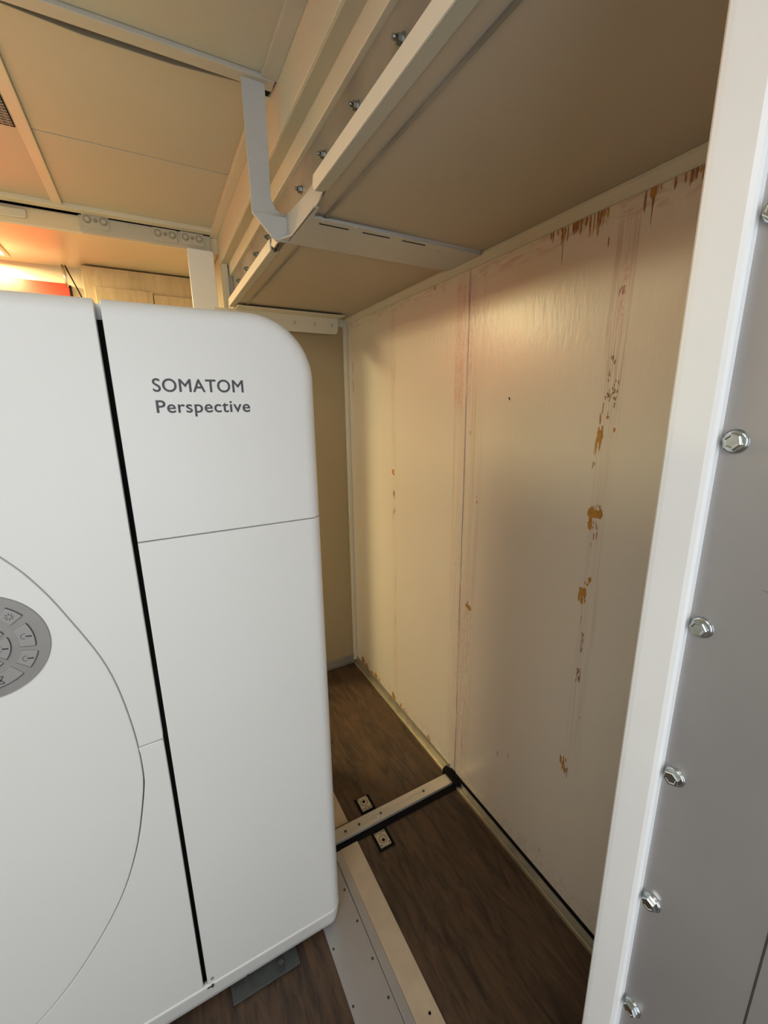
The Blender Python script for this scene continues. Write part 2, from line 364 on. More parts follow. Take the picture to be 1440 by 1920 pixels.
struct('baseboard_back', bm, M_galv, 'dull metal skirting, coloured dark for its shade, with screws at the foot of the tan wall', 'baseboard', .001)  # darker metal than the side skirting, putting this corner's shade into the colour

# ------------------------------------------------------------------ right partition: metal sheet, white jamb, bolts
struct('wall_partition', bx(.424, W, -1.6, .210, 0, LC), M_cream, 'partition end on the right carrying the metal sheet', 'wall')
bm = BM()
prism(bm, [(.421, .168), (.421, .212), (.4215, .2165), (.410, .2165), (.4065, .2135), (.406, .209), (.406, .182), (.4075, .1785), (.411, .177), (.419, .177)][::-1], 0, LC, 'Z')
box(bm, .41, .60, .210, .2165, 0, LC)
trim(9, bm, M_white, 'white painted metal jamb edging the partition on the right', 0)
sheet = thing('metal_sheet', (.418, 0, 1.0), 'grey brushed metal sheet bolted to the partition at the right edge of the photo', 'metal panel')
obj('sheet', bx(.4175, .421, .0785, .1775, 0, 1.998), M_alu, sheet)
obj('sheet', bx(.4165, .421, -.50, .0765, 0, 1.998), M_alu, sheet)
def bolt_bm():
    b = BM()   # axis -X, origin at the sheet
    cyl(b, (0, 0, 0), (-.0015, 0, 0), .0098, .0098, 36); cyl(b, (-.0015, 0, 0), (-.0028, 0, 0), .0098, .0075, 36)
    # domed hexagon head with a shallow dish
    n = 6; rings = []
    for x, r in ((-.0025, .0072), (-.0072, .0072), (-.0080, .0064), (-.0080, .0052), (-.0074, .0042)):
        rings.append([b.verts.new((x, math.cos(math.pi*i/3+.3)*r, math.sin(math.pi*i/3+.3)*r)) for i in range(n)])
    for a, c in zip(rings, rings[1:]):
        for i in range(n): b.faces.new((a[i], a[(i+1) % n], c[(i+1) % n], c[i]))
    b.faces.new(rings[-1])
    return b
b0 = None
for i, z in enumerate((2.02-.0, 1.855, 1.688, 1.522, 1.355, 1.190, 1.023, .857, .69, .52)):
    if i == 0: continue
    if b0 is None:
        b0 = obj('bolt', bolt_bm(), M_bolt); b0.parent = sheet; c = b0
    else:
        c = b0.copy(); COL.objects.link(c)
    c.location = (.4175-.418, .1665, z-1.0); c.rotation_euler = (i*.7, 0, 0)
# scuffs on the sheet
bm = BM()
for cy, cz, r, a0, a1 in ((.128, 1.418, .015, 2.3, 4.9),):
    for k in range(22):
        t0 = a0+(a1-a0)*k/22; t1 = a0+(a1-a0)*(k+1)/22; w_ = .0009*math.sin(math.pi*(k+.5)/22)+.0003
        vs = [bm.verts.new((.41735, cy+math.cos(t)*(r+d), cz+math.sin(t)*(r+d)*.9)) for t, d in ((t0, -w_), (t1, -w_), (t1, w_), (t0, w_))]
        bm.faces.new(vs)
obj('scuff', bm, mat('grey scuff', (.27, .26, .26), .5, metal=.4), sheet)['label'] = 'curved dark scuff mark'

# ------------------------------------------------------------------ beam along the step between the ceilings
BX = (.40, 1.0, 2.0)
beam = thing('ceiling_beam', BX, 'long cream and bare metal beam stepping down between high and low ceilings', 'beam')
obj('face_board', bx(.381, .40, -1.6, 2.36, 2.245, HC+.02), M_cream, beam, .002)
obj('soffit_strip', bx(.384, .45, -1.6, 2.36, 2.238, 2.246), M_green, beam)
obj('lower_board', bx(.417, .440, -1.6, 2.33, 2.187, 2.240), M_cream, beam, .002)
bm = BM(); box(bm, .430, .436, -1.6, 2.31, LC-.005, 2.190)
obj('web_plate', bm, M_galv, beam)
obj('end_cap', bx(.39, .436, 2.31, 2.34, LC, 2.19), M_grey, beam)
bb = None
def small_bolt():
    b = BM(); cyl(b, (0, 0, 0), (-.0016, 0, 0), .0105, n=24); cyl(b, (-.0016, 0, 0), (-.010, 0, 0), .0078, n=6, smooth=False); cyl(b, (-.010, 0, 0), (-.018, 0, 0), .0042, n=14)
    return b
for y in (.45, .58, .715, .885, 1.065, 1.240, 1.595, 1.775, 1.96, 2.14):
    if bb is None:
        bb = obj('bolt', small_bolt(), M_boltdk); bb.parent = beam; c = bb
    else: c = bb.copy(); COL.objects.link(c)
    c.location = Vector((.430, y, 2.129))-Vector(BX)
# angle irons
def angle_iron(y0, y1, label, notch=False):
    t = thing('angle_iron', (.385, (y0+y1)/2, 2.008), label, 'angle iron', 'angle irons under the beam')
    b = BM(); L_ = [(y0, 2.008), (y1, 2.008), (y1+(.010 if not notch else 0), 2.020), (y1+(.004 if not notch else 0), 2.039), (y0, 2.039)]
    prism(b, L_, .366, .370, 'X'); obj('upright_leg', b, M_iron, t, .0008)
    c = []
    if not notch:
        c = [(.3702, y0), (.392, y0), (.392, y1-.03), (.389, y1-.012), (.381, y1-.002), (.3702, y1)]
    else: c = [(.3702, y0), (.392, y0), (.392, y1), (.3702, y1)]
    b = prism(BM(), c, 2.008, 2.0115, 'Z'); obj('flange', b, M_creamdk, t)
    return t
angle_iron(-1.6, .972, 'cream angle iron under the beam in front of the hanging bracket', False)
angle_iron(1.355, 2.10, 'cream angle iron under the beam beyond the hanging bracket', True)
b = prism(BM(), [(1.262, 2.006), (1.318, 2.004), (1.342, 2.018), (1.322, 2.040), (1.262, 2.040)], .366, .370, 'X')
tag(obj('torn_angle_stub', b, M_iron), 'short torn stub of cream angle iron behind the hanging bracket', 'metal offcut')
b = BM(); prism(b, [(1.30, 2.005), (1.36, 2.010), (1.37, 2.040), (1.31, 2.036)], .373, .377, 'X')
prism(b, [(.372, 2.002), (.382, 2.004), (.376, 2.044)], 1.335, 1.345, 'Y')
tag(obj('gap_shade', b, M_darkbrown), 'dark slivers painting the shade in the gap between bracket and far angle iron', 'painted shade')  # dark slivers that paint in the shade of the gap

# ------------------------------------------------------------------ hanging bracket
br = thing('hanging_bracket', (.35, 1.26, 2.0), 'off-white bent steel bracket hanging from the high ceiling and running under the low one', 'bracket')
b = BM(); prism(b, [(.296, 2.357), (.354, 2.357), (.3505, 2.10), (.362, 2.075), (.385, 2.065), (.299, 2.056)][::-1], 1.255, 1.2595)
obj('upright_strap', b, M_strap, br, .0008)
b = BM(); prism(b, [(.299, 2.056), (.385, 2.065), (.406, 2.064), (.400, 2.001), (.357, 2.000), (.345, 2.008)][::-1], 1.250, 1.2595)
obj('gusset', b, M_strap, br, .001)
b = cyl(BM(), (.300, 1.2545, 2.057), (.396, 1.2490, 2.064), .0035, n=12); obj('weld', b, M_grey, br)
b = BM(); prism(b, [(1.250, 2.002), (1.03, 2.002), (1.00, 2.006), (.975, 2.016), (.972, 2.030), (1.02, 2.042), (1.10, 2.052), (1.250, 2.064)], .3872, .3905, 'X')
obj('return_flange', b, M_strap, br, .0008)
b = BM(); prism(b, [(.357, 1.262), (.386, 1.208), (.384, 1.03), (.398, 1.03), (.402, 1.078), (.905, 1.094), (.941, 1.10), (.932, 1.262)], 2.002, 2.0055, 'Z')
obj('soffit_plate', b, M_strap, br, .0006)
for x0, x1 in ((.425, .505), (.545, .625), (.665, .740)): obj('slot', bx(x0, x1, 1.103, 1.107, 2.0012, 2.0022), M_black, br)
for x, y in ((.43, 1.088), (.52, 1.09), (.60, 1.091), (.69, 1.093), (.76, 1.096), (.85, 1.10), (.80, 1.13)):
    obj('rivet', cyl(BM(), (x, y, 2.002), (x, y, 2.0002), .006, .004, 14), M_strap, br)
obj('packing', bx(.4045, .93, 1.090, 1.255, 2.0055, LC+.001), M_strap, br)
b = bx(.355, .3755, 1.279, 1.309, HC-.002, HC+.05)  # solid black block painting in the shade of the ceiling opening
tag(obj('ceiling_gap_shade', b, M_black), 'small black block painting the shade of an opening in the ceiling corner beside the bracket top', 'opening')

# flat rail with round end above the tan wall
rl = thing('mounting_rail', (.7, 2.08, 2.0), 'cream rail with rounded end and rivets above the tan wall', 'rail')
def rr(x0, x1, z0, z1, r, corners):   # rounded rectangle points, corners subset of tl,tr,br,bl
    P = []
    for nm, cx, cz, a0 in (('bl', x0, z0, 180), ('br', x1, z0, 270), ('tr', x1, z1, 0), ('tl', x0, z1, 90)):
        if nm in corners:
            ox = cx+(r if 'l' in nm else -r); oz = cz+(r if 'b' in nm else -r)
            for k in range(7):
                a = math.radians(a0+15*k); P.append((ox+r*math.cos(a), oz+r*math.sin(a)))
        else: P.append((cx, cz))
    return P
obj('plate', prism(BM(), rr(.30, .882, 1.925, 2.0, .022, ('br', )), 2.095, 2.099), M_cream, rl, .001)
obj('top_flange', bx(.39, .89, 2.02, 2.099, 1.998, 2.002), M_cream, rl, .001)
for x in (.66, .76, .85): obj('rivet', cyl(BM(), (x, 2.095, 1.965), (x, 2.092, 1.965), .007, .004, 14), M_creamdk, rl)
obj('rivet', cyl(BM(), (.915, B-.001, 1.965), (.915, B-.005, 1.965), .008, .006, 14), M_base, rl)

# ------------------------------------------------------------------ header of the extension with latch plates, white post
hd = thing('header_rail', (.1, 2.34, 2.32), 'grey rail with three latch plates at the far end of the high ceiling', 'rail')
obj('rail_face', prism(BM(), rr(-.162, .350, 2.292, 2.358, .012, ('bl', )), 2.336, 2.351), M_grey, hd, .003)
for x0, x1, z0 in ((-.15, -.055, 2.312), (.110, .207, 2.304), (.222, .320, 2.306)):
    z1 = z0+.052
    p = obj('latch_plate', prism(BM(), rr(x0, x1, z0, z1, .006, ('bl', 'br')), 2.330, 2.336), M_grey, hd, .001)
    cx = (x0+x1)/2; cz = (z0+z1)/2+.004
    for dx, r in ((-.029, .015), (.029, .015), (0, .008)):
        # raised ring and hub
        b = cyl(BM(), (cx+dx, 2.330, cz), (cx+dx, 2.3265, cz), r, r*.88, 24)
        q = obj('rosette', b, M_ring, p)
        b = cyl(BM(), (cx+dx, 2.3268, cz), (cx+dx, 2.3240, cz), r*.62, r*.5, 20)
        obj('rosette_hub', b, M_ring if dx == 0 else M_grey, p)
b = prism(BM(), rr(-.56, -.335, 2.312, 2.345, .012, ('br', )), 2.340, 2.352)
tag(obj('latch_rail_stub', b, M_cream, None, .003), 'pale stub of rail at the far left end of the ceiling gap', 'rail')
tag(obj('corner_post', prism(BM(), rr(.243, .357, .0, 2.293, .012, ('tr', )), 2.326, 2.350), M_white, None, .003), 'white post standing behind the scanner below the latch rail', 'post')

# oak cabinets at the back of the extension
cb = thing('wall_cabinet', (.05, 2.8, 1.4), 'light oak cabinet wall behind the scanner', 'cabinet')
obj('body', bx(-.216, .385, 2.77, 2.889, .02, 2.280), M_oak, cb, .002)
obj('door', bx(-.168, .091, 2.752, 2.769, .7, 2.184), M_oak, cb, .0015)
obj('door', bx(.097, .345, 2.752, 2.769, .7, 2.172), M_oak, cb, .0015)
rd = thing('red_cabinet', (-.9, 2.87, 1.9), 'red cabinet front on the far wall behind the scanner', 'cabinet')
obj('front', bx(-1.95, -.286, 2.858, 2.889, 1.55, 2.207), M_red, rd, .003)
obj('edge_trim', bx(-.286, -.279, 2.857, 2.889, 1.55, 2.200), M_black, rd)
tag(obj('chrome_rod', cyl(BM(), (-.300, 2.850, 2.289), (-.291, 2.850, 2.19), .006), M_bolt), 'short chrome rod hanging from the far ceiling beside the red cabinet', 'rod')
b = BM(); cyl(b, (-.289, 2.850, 2.289), (-.236, 2.850, 2.14), .003, n=10)
tag(obj('black_cable', b, M_black), 'thin black cable slanting down beside the chrome rod', 'cable')

# vent grille
vg = thing('ceiling_vent', (-.38, 1.65, HC), 'grey mesh vent grille in the high ceiling at the left edge of the photo', 'vent')
obj('frame', bx(-.56, -.238, 1.44, 1.783, HC+.006, HC+.0135), M_grey, vg)
obj('mesh_insert', bx(-.55, -.241, 1.45, 1.775, HC+.003, HC+.006), M_dark, vg)
b = BM()
for k in range(24): box(b, -.55, -.243, 1.452+k*.0133, 1.457+k*.0133, HC, HC+.004)
for k in range(21): box(b, -.55+k*.0148, -.547+k*.0148, 1.45, 1.768, HC+.001, HC+.004)
o = obj('slats', b, M_mesh, vg)

# ceiling light fixtures
def fixture(x, y, z, sx, sy, m, label):
    t = thing('ceiling_light', (x, y, z), label, 'ceiling light', 'light panels in the ceilings')
    b = BM(); w = .018
    box(b, x-sx/2-w, x+sx/2+w, y-sy/2-w, y-sy/2, z-.008, z); box(b, x-sx/2-w, x+sx/2+w, y+sy/2, y+sy/2+w, z-.008, z)
    box(b, x-sx/2-w, x-sx/2, y-sy/2, y+sy/2, z-.008, z); box(b, x+sx/2, x+sx/2+w, y-sy/2, y+sy/2, z-.008, z)
    obj('frame', b, M_cream, t, .001)
    obj('diffuser', bx(x-sx/2, x+sx/2, y-sy/2, y+sy/2, z-.004, z), m, t)
fixture(-.80, 2.66, 2.29, .58, .24, M_lampw, 'bright warm light panel in the extension ceiling at the left edge')
fixture(-.75, 1.60, HC+.014, .56, .30, M_lampw, 'warm light panel in the high ceiling above the scanner, out of view')
fixture(-.75, -.45, HC, .62, .62, M_lampn, 'neutral light panel in the high ceiling beside the viewer, out of view')

# ------------------------------------------------------------------ CT scanner
GY = .915
ct = thing('ct_scanner', (-.6, 1.3, 0), 'large white medical scanner housing with round front cover and grey lettering', 'medical scanner')
XR, ZT, ER, CR = .329, 1.747, .030, .13
def round_over(x, z):
    """how far the housing surface falls back near its outer top and side edges"""
    xx = x if x > -.61 else -1.221-x
    if xx > XR-CR and z > ZT-CR: d = math.hypot(xx-(XR-CR), z-(ZT-CR))-(CR-ER)
    elif z > ZT-CR: d = z-(ZT-ER)
    else: d = xx-(XR-ER)
    d = min(ER, max(0, d)); return ER-math.sqrt(max(0, ER*ER-d*d))
def cover(name, pts, rad, depth=.04, m=None, steps=3):
    """shell panel from an (x,z) outline, counter clockwise; thin rounded seam edge, then warped over the housing edge"""
    y = GY; bm = BM(); n = len(pts); P = [Vector((p[0], p[1])) for p in pts]; nor = []
    for i in range(n):
        a = (P[i]-P[i-1]); c = (P[(i+1) % n]-P[i])
        n1 = Vector((a.y, -a.x)).normalized(); n2 = Vector((c.y, -c.x)).normalized()
        s_ = (n1+n2).normalized(); nor.append((s_, 1/max(.5, s_.dot(n1))))
    rings = []
    for k in range(steps+1):
        t = math.pi/2*k/steps
        rings.append([bm.verts.new((P[i].x-nor[i][0].x*nor[i][1]*rad*(1-math.sin(t)), y+rad*(1-math.cos(t)), P[i].y-nor[i][0].y*nor[i][1]*rad*(1-math.sin(t)))) for i in range(n)])
    rings.append([bm.verts.new((P[i].x, y+depth, P[i].y)) for i in range(n)])
    cap = bm.faces.new(rings[0])
    for a, c in zip(rings, rings[1:]):
        for i in range(n): bm.faces.new((a[i], a[(i+1) % n], c[(i+1) % n], c[i]))
    bm.normal_update(); bmesh.ops.triangulate(bm, faces=[cap], ngon_method='EAR_CLIP')
    xs_ = [XR-ER+ER*math.sin(math.pi/2*k/8) for k in range(8)] + [XR-CR+k*.009 for k in range(12)]
    xs_ += [-1.221-x for x in xs_]
    zs_ = [ZT-ER+ER*math.sin(math.pi/2*k/8) for k in range(8)] + [ZT-CR+k*.009 for k in range(12)]
    for co, no in [((x, 0, 0), (1, 0, 0)) for x in xs_] + [((0, 0, q), (0, 0, 1)) for q in zs_]:
        bmesh.ops.bisect_plane(bm, geom=bm.verts[:]+bm.edges[:]+bm.faces[:], dist=1e-6, plane_co=co, plane_no=no)
    bm.normal_update(); big = [f for f in bm.faces if len(f.verts) > 3]; bmesh.ops.triangulate(bm, faces=big)
    flat = set(f for f in bm.faces if all(abs(v.co.y-y) < 1e-7 for v in f.verts))
    for e in bm.edges:
        k = sum(1 for f in e.link_faces if f in flat)
        if k == 1: e.smooth = False
    for f in bm.faces: f.smooth = True
    for v in bm.verts: v.co.y += round_over(v.co.x, v.co.z)
    return obj(name, bm, m or M_cover, ct)
def arc(cx, cz, rx, rz, a0, a1, n=14):
    return [(cx+rx*math.cos(math.radians(a0+(a1-a0)*k/n)), cz+rz*math.sin(math.radians(a0+(a1-a0)*k/n))) for k in range(n+1)]
def dens(p, q, n=6): return [(p[0]+(q[0]-p[0])*k/n, p[1]+(q[1]-p[1])*k/n) for k in range(n)]
G0 = -.0525          # right side of the black gap
# upper right cover
pts = [(G0, 1.3065)] + dens((G0+.004, 1.3065), (XR-.004, 1.3085)) + [(XR-.002, 1.3085), (XR, 1.3105)] + dens((XR, 1.32), (XR, 1.60), 4) + arc(XR-CR, ZT-CR, CR, CR, 0, 90) + dens((XR-.15, ZT), (G0+.008, ZT)) + arc(G0+.005, ZT-.005, .005, .005, 90, 180, 4)
SR = .0014
cover('upper_side_cover', pts, SR)
# lower right cover
pts = [(G0, .083)] + dens((G0+.004, .083), (XR-.008, .083), 10) + arc(XR-.006, .083+.006, .006, .006, 270, 360, 3) + dens((XR, .12), (XR, 1.30), 5) + [(XR, 1.304), (XR-.003, 1.306)] + dens((XR-.006, 1.306), (G0+.004, 1.304)) + [(G0, 1.3035)]
cover('lower_side_cover', pts, SR)
# curve between the round cover and its surround
C0 = [(-.257, 1.313), (-.222, 1.262), (-.187, 1.190), (-.138, 1.061), (-.1155, .927), (-.1095, .803), (-.1185, .723), (-.150, .592), (-.202, .471), (-.290, .347), (-.379, .263)]
def catmull(P, n=8):
    out = []
    for i in range(len(P)-1):
        p0 = P[max(i-1, 0)]; p1 = P[i]; p2 = P[i+1]; p3 = P[min(i+2, len(P)-1)]
        for k in range(n):
            t = k/n
            out.append(tuple(.5*((2*p1[j])+(-p0[j]+p2[j])*t+(2*p0[j]-5*p1[j]+4*p2[j]-p3[j])*t*t+(-p0[j]+3*p1[j]-3*p2[j]+p3[j])*t**3) for j in (0, 1)))
    out.append(P[-1]); return out
full = [(-.80, 1.60), (-.60, 1.575), (-.44, 1.50), (-.335, 1.41)] + C0 + [(-.50, .185), (-.64, .135), (-.80, .118)]
right = catmull(full, 6)                       # top to bottom, right half
mirror = [(-1.60-p[0], p[1]) for p in right]
ring_ccw = right[::-1] + mirror[1:-1]          # bottom -> up the right -> top -> down the left
CXc, CZc = -.80, .93
def offs(poly, d):
    n = len(poly); out = []
    for i in range(n):
        a = Vector(poly[i-1]); c = Vector(poly[(i+1) % n]); t = (c-a).normalized(); nn = Vector((t.y, -t.x))
        out.append((poly[i][0]+nn.x*d, poly[i][1]+nn.y*d))
    return out
inner_o = offs(ring_ccw, -.0011)
# round cover with bore opening
bm = BM(); n = len(inner_o); R0 = []
def ringv(f): return [bm.verts.new(f(i)) for i in range(n)]
ang = [math.atan2(p[1]-CZc, p[0]-CXc) for p in inner_o]
prof = [(0, .050), (0, .0022), (.0004, .0008), (.0018, 0)]
rings = []
io2 = [Vector(p) for p in inner_o]
nrm = [(Vector((io2[(i+1) % n]-io2[i-1])).normalized()) for i in range(n)]
for d, yy in prof:
    rings.append([bm.verts.new((io2[i].x-nrm[i].y*d, GY+yy, io2[i].y+nrm[i].x*d)) for i in range(n)])
for s, rr_, yy in ((0, .40, 0.0), (0, .375, .004), (0, .355, .016), (0, .345, .04), (0, .34, .75)):
    rings.append([bm.verts.new((CXc+rr_*math.cos(ang[i]), GY+yy, CZc+rr_*math.sin(ang[i]))) for i in range(n)])
for a, c in zip(rings, rings[1:]):
    for i in range(n):
        f = bm.faces.new((a[i], a[(i+1) % n], c[(i+1) % n], c[i])); f.smooth = a is not rings[3]
obj('round_front_cover', bm, M_cover, ct)
outer = offs(ring_ccw, .0011)
nr = len(right); rightside = outer[:nr][::-1]      # top -> bottom on the right
up_r = [p for p in rightside if p[1] > .860]; lo_r = [p for p in rightside if p[1] < .855]
XL, G1 = -1.55, -.0625
ZS = .8575
up_l = [(-1.60-p[0], p[1]) for p in up_r][::-1]; lo_l = [(-1.60-p[0], p[1]) for p in lo_r][::-1]
xs = -.1095
# upper surround (inverted U)
pts = [(G1, ZS+.0015)] + dens((G1, ZS+.01), (G1, ZT-.008), 8) + arc(G1-.005, ZT-.005, .005, .005, 0, 90, 4) + dens((G1-.02, ZT), (XL+.14, ZT), 12) + arc(XL+.13, ZT-.13, .13, .13, 90, 180, 10) + [(XL, ZS+.001), (-1.60-xs, ZS+.001)] + up_l + up_r[1:] + [(xs, ZS-.0005)]
cover('upper_surround_cover', pts, SR)
pts = [(XL, .083)] + dens((XL+.01, .083), (G1-.02, .083), 12) + arc(G1-.010, .093, .010, .010, 270, 360, 4) + dens((G1, .11), (G1, ZS-.012), 6) + [(G1-.001, ZS-.004), (G1-.004, ZS-.0025), (xs-.0005, ZS-.0035)] + lo_r[:-1] + lo_l + [(-1.60-xs, ZS-.002), (XL, ZS-.002)]
cover('lower_surround_cover', pts, SR)
# dark structure behind the seams, main body behind
b = BM(); prism(b, rr(XL+.04, XR-.035, .09, ZT-.035, .10, ('tr', 'tl')), GY+.022, GY+.055)
core = obj('inner_frame', b, M_dark, ct)
b = prism(BM(), rr(XL, XR-.001, .05, ZT-.001, .13, ('tr', 'tl')), GY+.06, GY+.76)
obj('rear_housing', b, M_cover, ct, .02, 3)
b = BM()
for y0, y1 in ((GY+.05, GY+.06),): prism(b, rr(XL, XR-.003, .083, ZT-.003, .128, ('tr', 'tl')), y0, y1)
obj('joint_band', b, M_cover, ct)
# base rim: rounded lip around the foot of the covers
def rim():
    bm = BM(); path = []
    r = .035
    path += [(XL, GY+.7), (XL, GY+.05)] + [(XL+r-r*math.cos(math.radians(a)), GY+r-r*math.sin(math.radians(a))) for a in range(0, 91, 15)]
    path += [(x, GY) for x in (-1.2, -.9, -.6, -.3, -.1, 0, .1, .2)]
    path += [(XR-r+r*math.sin(math.radians(a)), GY+r-r*math.cos(math.radians(a))) for a in range(0, 91, 15)] + [(XR, GY+.05), (XR, GY+.7)]
    n = len(path); prof = [(-.012, .0835), (-.001, .0835), (.0015, .0815), (.0022, .078), (.0010, .073), (-.003, .040), (-.008, .020), (-.018, .011), (-.045, .0095)]
    V = []
    for i, p in enumerate(path):
        a = Vector(path[max(0, i-1)]); c = Vector(path[min(n-1, i+1)]); t = (c-a).normalized(); nn = Vector((t.y, -t.x))
        V.append([bm.verts.new((p[0]+nn.x*d, p[1]+nn.y*d, z)) for d, z in prof])
    for i in range(n-1):
        for k in range(len(prof)-1):
            f = bm.faces.new((V[i][k], V[i+1][k], V[i+1][k+1], V[i][k+1])); f.smooth = True
    return bm
o = obj('base_rim', rim(), M_cover, ct); 
md = o.modifiers.new('th', 'SOLIDIFY'); md.thickness = .002; md.offset = -1
# small hole, its shade a painted grey disc, and screw by the gap end
obj('screw_hole', cyl(BM(), (-.040, GY-.0004, .098), (-.040, GY+.004, .098), .0048, n=20), M_holeshade, ct)
b = cyl(BM(), (-.0415, GY-.002, .0785), (-.0415, GY-.006, .0785), .0036, n=16); box(b, -.0545, -.042, GY-.0045, GY-.002, .0765, .0785)
obj('screw', b, M_steel, ct)
# foot plate on the floor
ft = BM(); box(ft, .0, .186, .884, 1.02, .001, .009)
fo = obj('foot_plate', ft, M_steel, ct, .002); fo['label'] = 'dark steel foot plate'
b = BM(); cyl(b, (.135, .905, .009), (.135, .905, .013), .012, n=24); cyl(b, (.135, .905, .013), (.135, .905, .022), .0085, n=6, smooth=False)
obj('nut', b, M_steel, fo)
b = BM(); cyl(b, (.045, .93, .009), (.045, .93, .013), .014, n=24); cyl(b, (.045, .93, .013), (.045, .93, .03), .009, n=6, smooth=False)
obj('nut', b, M_steel, fo)
obj('plinth', bx(-1.4, .26, 1.0, 1.62, .0, .09), M_dark, ct)

# lettering
def lettering(txt, x0, x1, z, cap):
    cu = bpy.data.curves.new('t', 'FONT'); cu.body = txt; cu.size = 1; cu.space_character = 1.06
    to = bpy.data.objects.new('t', cu); COL.objects.link(to)
    bpy.context.view_layer.update()
    me = bpy.data.meshes.new_from_object(to.evaluated_get(bpy.context.evaluated_depsgraph_get()))
    bpy.data.objects.remove(to)
    src = BM(); src.from_mesh(me)
    xa = min(v.co.x for v in src.verts); xb = max(v.co.x for v in src.verts)
    first = [v.co.y for v in src.verts if v.co.x < xa+.35]
    ch = max(first)-max(0, min(first)); src.free()
    b = BM()
    for k, (dx, dz) in enumerate(((-.0005, 0), (.0005, 0), (0, .0004), (0, -.0004), (0, 0))):
        n0 = len(b.verts); b.from_mesh(me); b.verts.ensure_lookup_table()
        for v in b.verts[n0:]:
            v.co = Vector((x0+dx+(v.co.x-xa)/(xb-xa)*(x1-x0), GY-.0004-k*.00004, z+dz+v.co.y*cap/ch))
    o = obj('lettering', b, M_text, ct, 0, 2, False); o['label'] = 'dark grey printed lettering'
    return o
lettering('SOMATOM', .0105, .1725, 1.590, .0235)
lettering('Perspective', .0120, .1825, 1.5515, .0225)

# control pad
PX, PZ, PR = -.313, 1.153, .100
pad = obj('control_pad', cyl(BM(), (PX, GY+.003, PZ), (PX, GY-.003, PZ), PR+.001, PR-.001, 72), M_pad, ct)
pad['label'] = 'round grey control pad'
def wedge(r0, r1, a0, a1, rows=None, name='key'):
    b = BM(); n = 10
    A = [(PX+r1*math.cos(math.radians(a0+(a1-a0)*k/n)), PZ+r1*math.sin(math.radians(a0+(a1-a0)*k/n))) for k in range(n+1)]
    I = [(PX+r0*math.cos(math.radians(a1-(a1-a0)*k/n)), PZ+r0*math.sin(math.radians(a1-(a1-a0)*k/n))) for k in range(n+1)]
    prism(b, A+I, GY-.0050, GY-.0028)
    o = obj(name, b, M_padbtn, pad, .0007)
    # printed outline on the outer side
    b = BM(); w = .0009
    def line(p, q, ww=w):
        p = Vector(p); q = Vector(q); d = (q-p).normalized(); s = Vector((-d.y, d.x))*ww*.5
        vs = [bm_.verts.new((v.x, GY-.00515, v.y)) for v in (p-s, q-s, q+s, p+s)]; bm_.faces.new(vs)
    bm_ = b
    for k in range(n): line(A[k], A[k+1], .0013)
    line(A[0], I[-1], .0005)
    return o, b, line
def rad_pt(r, a): return (PX+r*math.cos(math.radians(a)), PZ+r*math.sin(math.radians(a)))
for r0, r1, a0, a1, sym in ((.018, .043, 30, 84, 'none'), (.018, .043, -40, 20, 'arm'), (.018, .043, -105, -50, 'dot'), (.018, .043, 96, 150, 'none'), (.018, .043, -175, -115, 'none'), (.018, .043, 158, 178, 'none'),
                            (.055, .080, 62, 108, 'none'), (.060, .084, 36, 56, 'star'), (.055, .078, -9, 26, 'arm'), (.058, .082, -40, -17, 'two'), (.055, .080, -98, -50, 'hour'), (.055, .080, 116, 150, 'none'), (.055, .080, 156, 200, 'none')):
    o, b, line = wedge(r0, r1, a0, a1); am = (a0+a1)/2; c = Vector(rad_pt((r0+r1)/2, am))
    if sym == 'star':
        for k in range(8):
            d = Vector((math.cos(k*math.pi/4), math.sin(k*math.pi/4))); line(c+d*.003, c+d*.007, .0012)
    if sym in ('arm', 'two'):
        for k in range(8):
            t0 = math.radians(60+k*32); t1 = math.radians(60+(k+1)*32)
            if k < 7: line(c+Vector((math.cos(t0), math.sin(t0)))*.005-Vector((.002, 0)), c+Vector((math.cos(t1), math.sin(t1)))*.005-Vector((.002, 0)), .0009)
        line(c+Vector((0, -.0005)), c+Vector((.009, -.002)), .0026)
    if sym == 'dot': line(c-Vector((.002, 0)), c+Vector((.002, 0)), .003)
    if sym == 'hour':
        line(c+Vector((-.004, .006)), c+Vector((.004, -.006)), .0015); line(c+Vector((.004, .006)), c+Vector((-.004, -.006)), .0015)
        line(c+Vector((-.005, -.007)), c+Vector((.005, -.007)), .0015); line(c+Vector((-.005, .007)), c+Vector((.005, .007)), .0015)
    obj('key_print', b, M_padline, pad, 0, 2, False)
b = cyl(BM(), (PX, GY-.0028, PZ), (PX, GY-.005, PZ), .0135, .0125, 32); obj('key', b, M_padbtn, pad)
b = BM()
for k in range(32):
    t0 = 2*math.pi*k/32; t1 = 2*math.pi*(k+1)/32
    vs = [b.verts.new((PX+r*math.cos(t), GY-.0051, PZ+r*math.sin(t))) for t, r in ((t0, .0118), (t1, .0118), (t1, .0125), (t0, .0125))]; b.faces.new(vs)
obj('key_print', b, M_padline, pad, 0, 2, False)

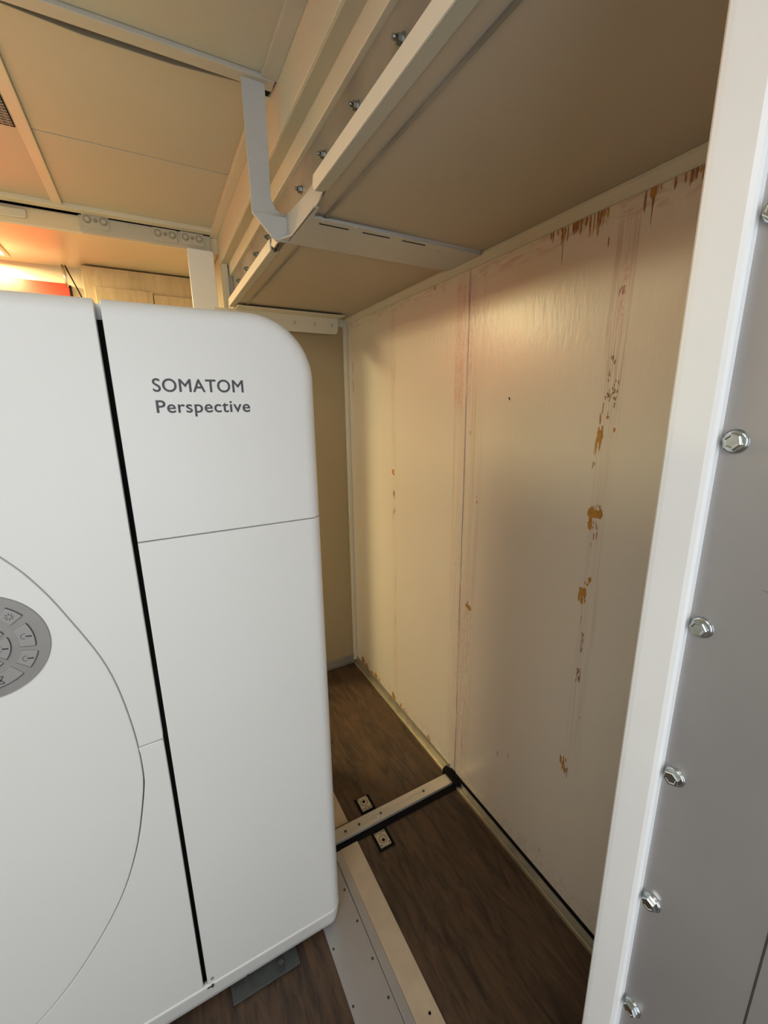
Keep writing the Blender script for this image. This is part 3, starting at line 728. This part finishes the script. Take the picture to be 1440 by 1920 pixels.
# ------------------------------------------------------------------ floor hardware
fp = thing('floor_plate', (.33, .6, 0), 'wide grey aluminium floor plate with screws beside the scanner foot', 'floor plate')
obj('plate', bx(.272, .384, -.3, 1.125, 0, .0035), M_alu, fp)
for y in (.60, .70, .795, .90, 1.0):
    obj('screw', cyl(BM(), (.372, y, .0035), (.372, y, .0047), .0036, n=14), M_darkbrown, fp)
for y in (.57, .73, .87):
    obj('screw', cyl(BM(), (.281, y, .0035), (.281, y, .0047), .0032, n=14), M_darkbrown, fp)
fs = thing('floor_strip', (.40, .6, 0), 'narrow grey metal strip between the wide plate and the beige tape', 'floor strip')
obj('strip', bx(.3855, .410, -.3, 1.125, 0, .006), M_alu, fs, .001)
bt = thing('beige_floor_strip', (.445, .7, 0), 'beige flat strip on the brown floor running past the cross rail', 'floor strip')
obj('strip', bx(.4105, .478, -.3, 1.137, 0, .005), M_beige, bt, .0008)
obj('strip', bx(.4105, .478, 1.21, 1.90, 0, .005), M_beige, bt, .0008)
obj('screw', cyl(BM(), (.452, .62, .005), (.452, .62, .0062), .0036, n=14), M_black, bt)

cr = thing('cross_rail', (.68, 1.17, 0), 'aluminium rail with black rubber edges crossing the floor to the scuffed wall', 'rail')
obj('gasket', bx(.33, .952, 1.126, 1.206, 0, .007), M_black, cr, .001)
obj('bar', bx(.33, .935, 1.146, 1.196, .007, .019), M_alubar, cr, .0012)
for x in (.45, .506, .60, .80): 
    s_ = obj('screw', cyl(BM(), (x, 1.170, .019), (x, 1.170, .0202), .0052, n=18), M_steel, cr)
obj('screw', cyl(BM(), (.585, 1.160, .019), (.585, 1.160, .022), .005, .003, n=18), M_bolt, cr)['label'] = 'shiny screw'
b = BM()
prism(b, [(.930, 1.125), (.962, 1.115), (.962, 1.222), (.930, 1.214)], 0, .030, 'Z')
for k in range(14):
    y = random.uniform(1.12, 1.215); h = random.uniform(.015, .045); box(b, .944+random.random()*.006, .9595, y-.006, y+.006, .0, h)
obj('end_seal', b, M_black, cr)['label'] = 'crumbled black seal at the wall'

def latch(cx, cy, flip, label):
    t = thing('floor_latch', (cx, cy, 0), label, 'floor latch', 'floor latches beside the cross rail')
    obj('recess', bx(cx-.030, cx+.034, cy-.038, cy+.037, 0, .003), M_black, t, .002)
    p = obj('plate', bx(cx-.0215, cx+.0215, cy-.029, cy+.029, .003, .009), M_brass2, t, .001)
    b = BM(); s = -1 if flip else 1
    for k in range(28):     # pull ring
        t0 = 2*math.pi*k/28; t1 = 2*math.pi*(k+1)/28
        for a, r in ((t0, 0), ): pass
        q = [b.verts.new((cx+r*math.cos(a), cy+s*.004+r*math.sin(a), .0094)) for a, r in ((t0, .0135), (t1, .0135), (t1, .0155), (t0, .0155))]; b.faces.new(q)
    obj('pull_ring', b, M_steel, p)
    obj('ring_cup', cyl(BM(), (cx, cy+s*.007, .009), (cx, cy+s*.007, .0096), .006, n=18), M_dark, p)
    b = BM(); box(b, cx-.010, cx-.004, cy-s*.025-.0012, cy-s*.025+.0012, .009, .0096); box(b, cx+.004, cx+.012, cy-s*.025-.0012, cy-s*.025+.0012, .009, .0096)
    box(b, cx-.004, cx-.002, cy-s*.019-.003, cy-s*.019+.003, .009, .0096); box(b, cx+.003, cx+.005, cy-s*.019-.003, cy-s*.019+.003, .009, .0096)
    obj('slot', b, M_dark, p)
    for dx, dy in ((-.0165, .023), (.0165, .023), (-.0165, -.023), (.0165, -.023)):
        obj('screw', cyl(BM(), (cx+dx, cy+dy, .009), (cx+dx, cy+dy, .0098), .0028, n=12), M_steel, p)
    return t
latch(.567, 1.248, False, 'small square brass-coloured floor latch beyond the cross rail')
latch(.563, 1.087, True, 'small square brass-coloured floor latch on the near side of the cross rail')
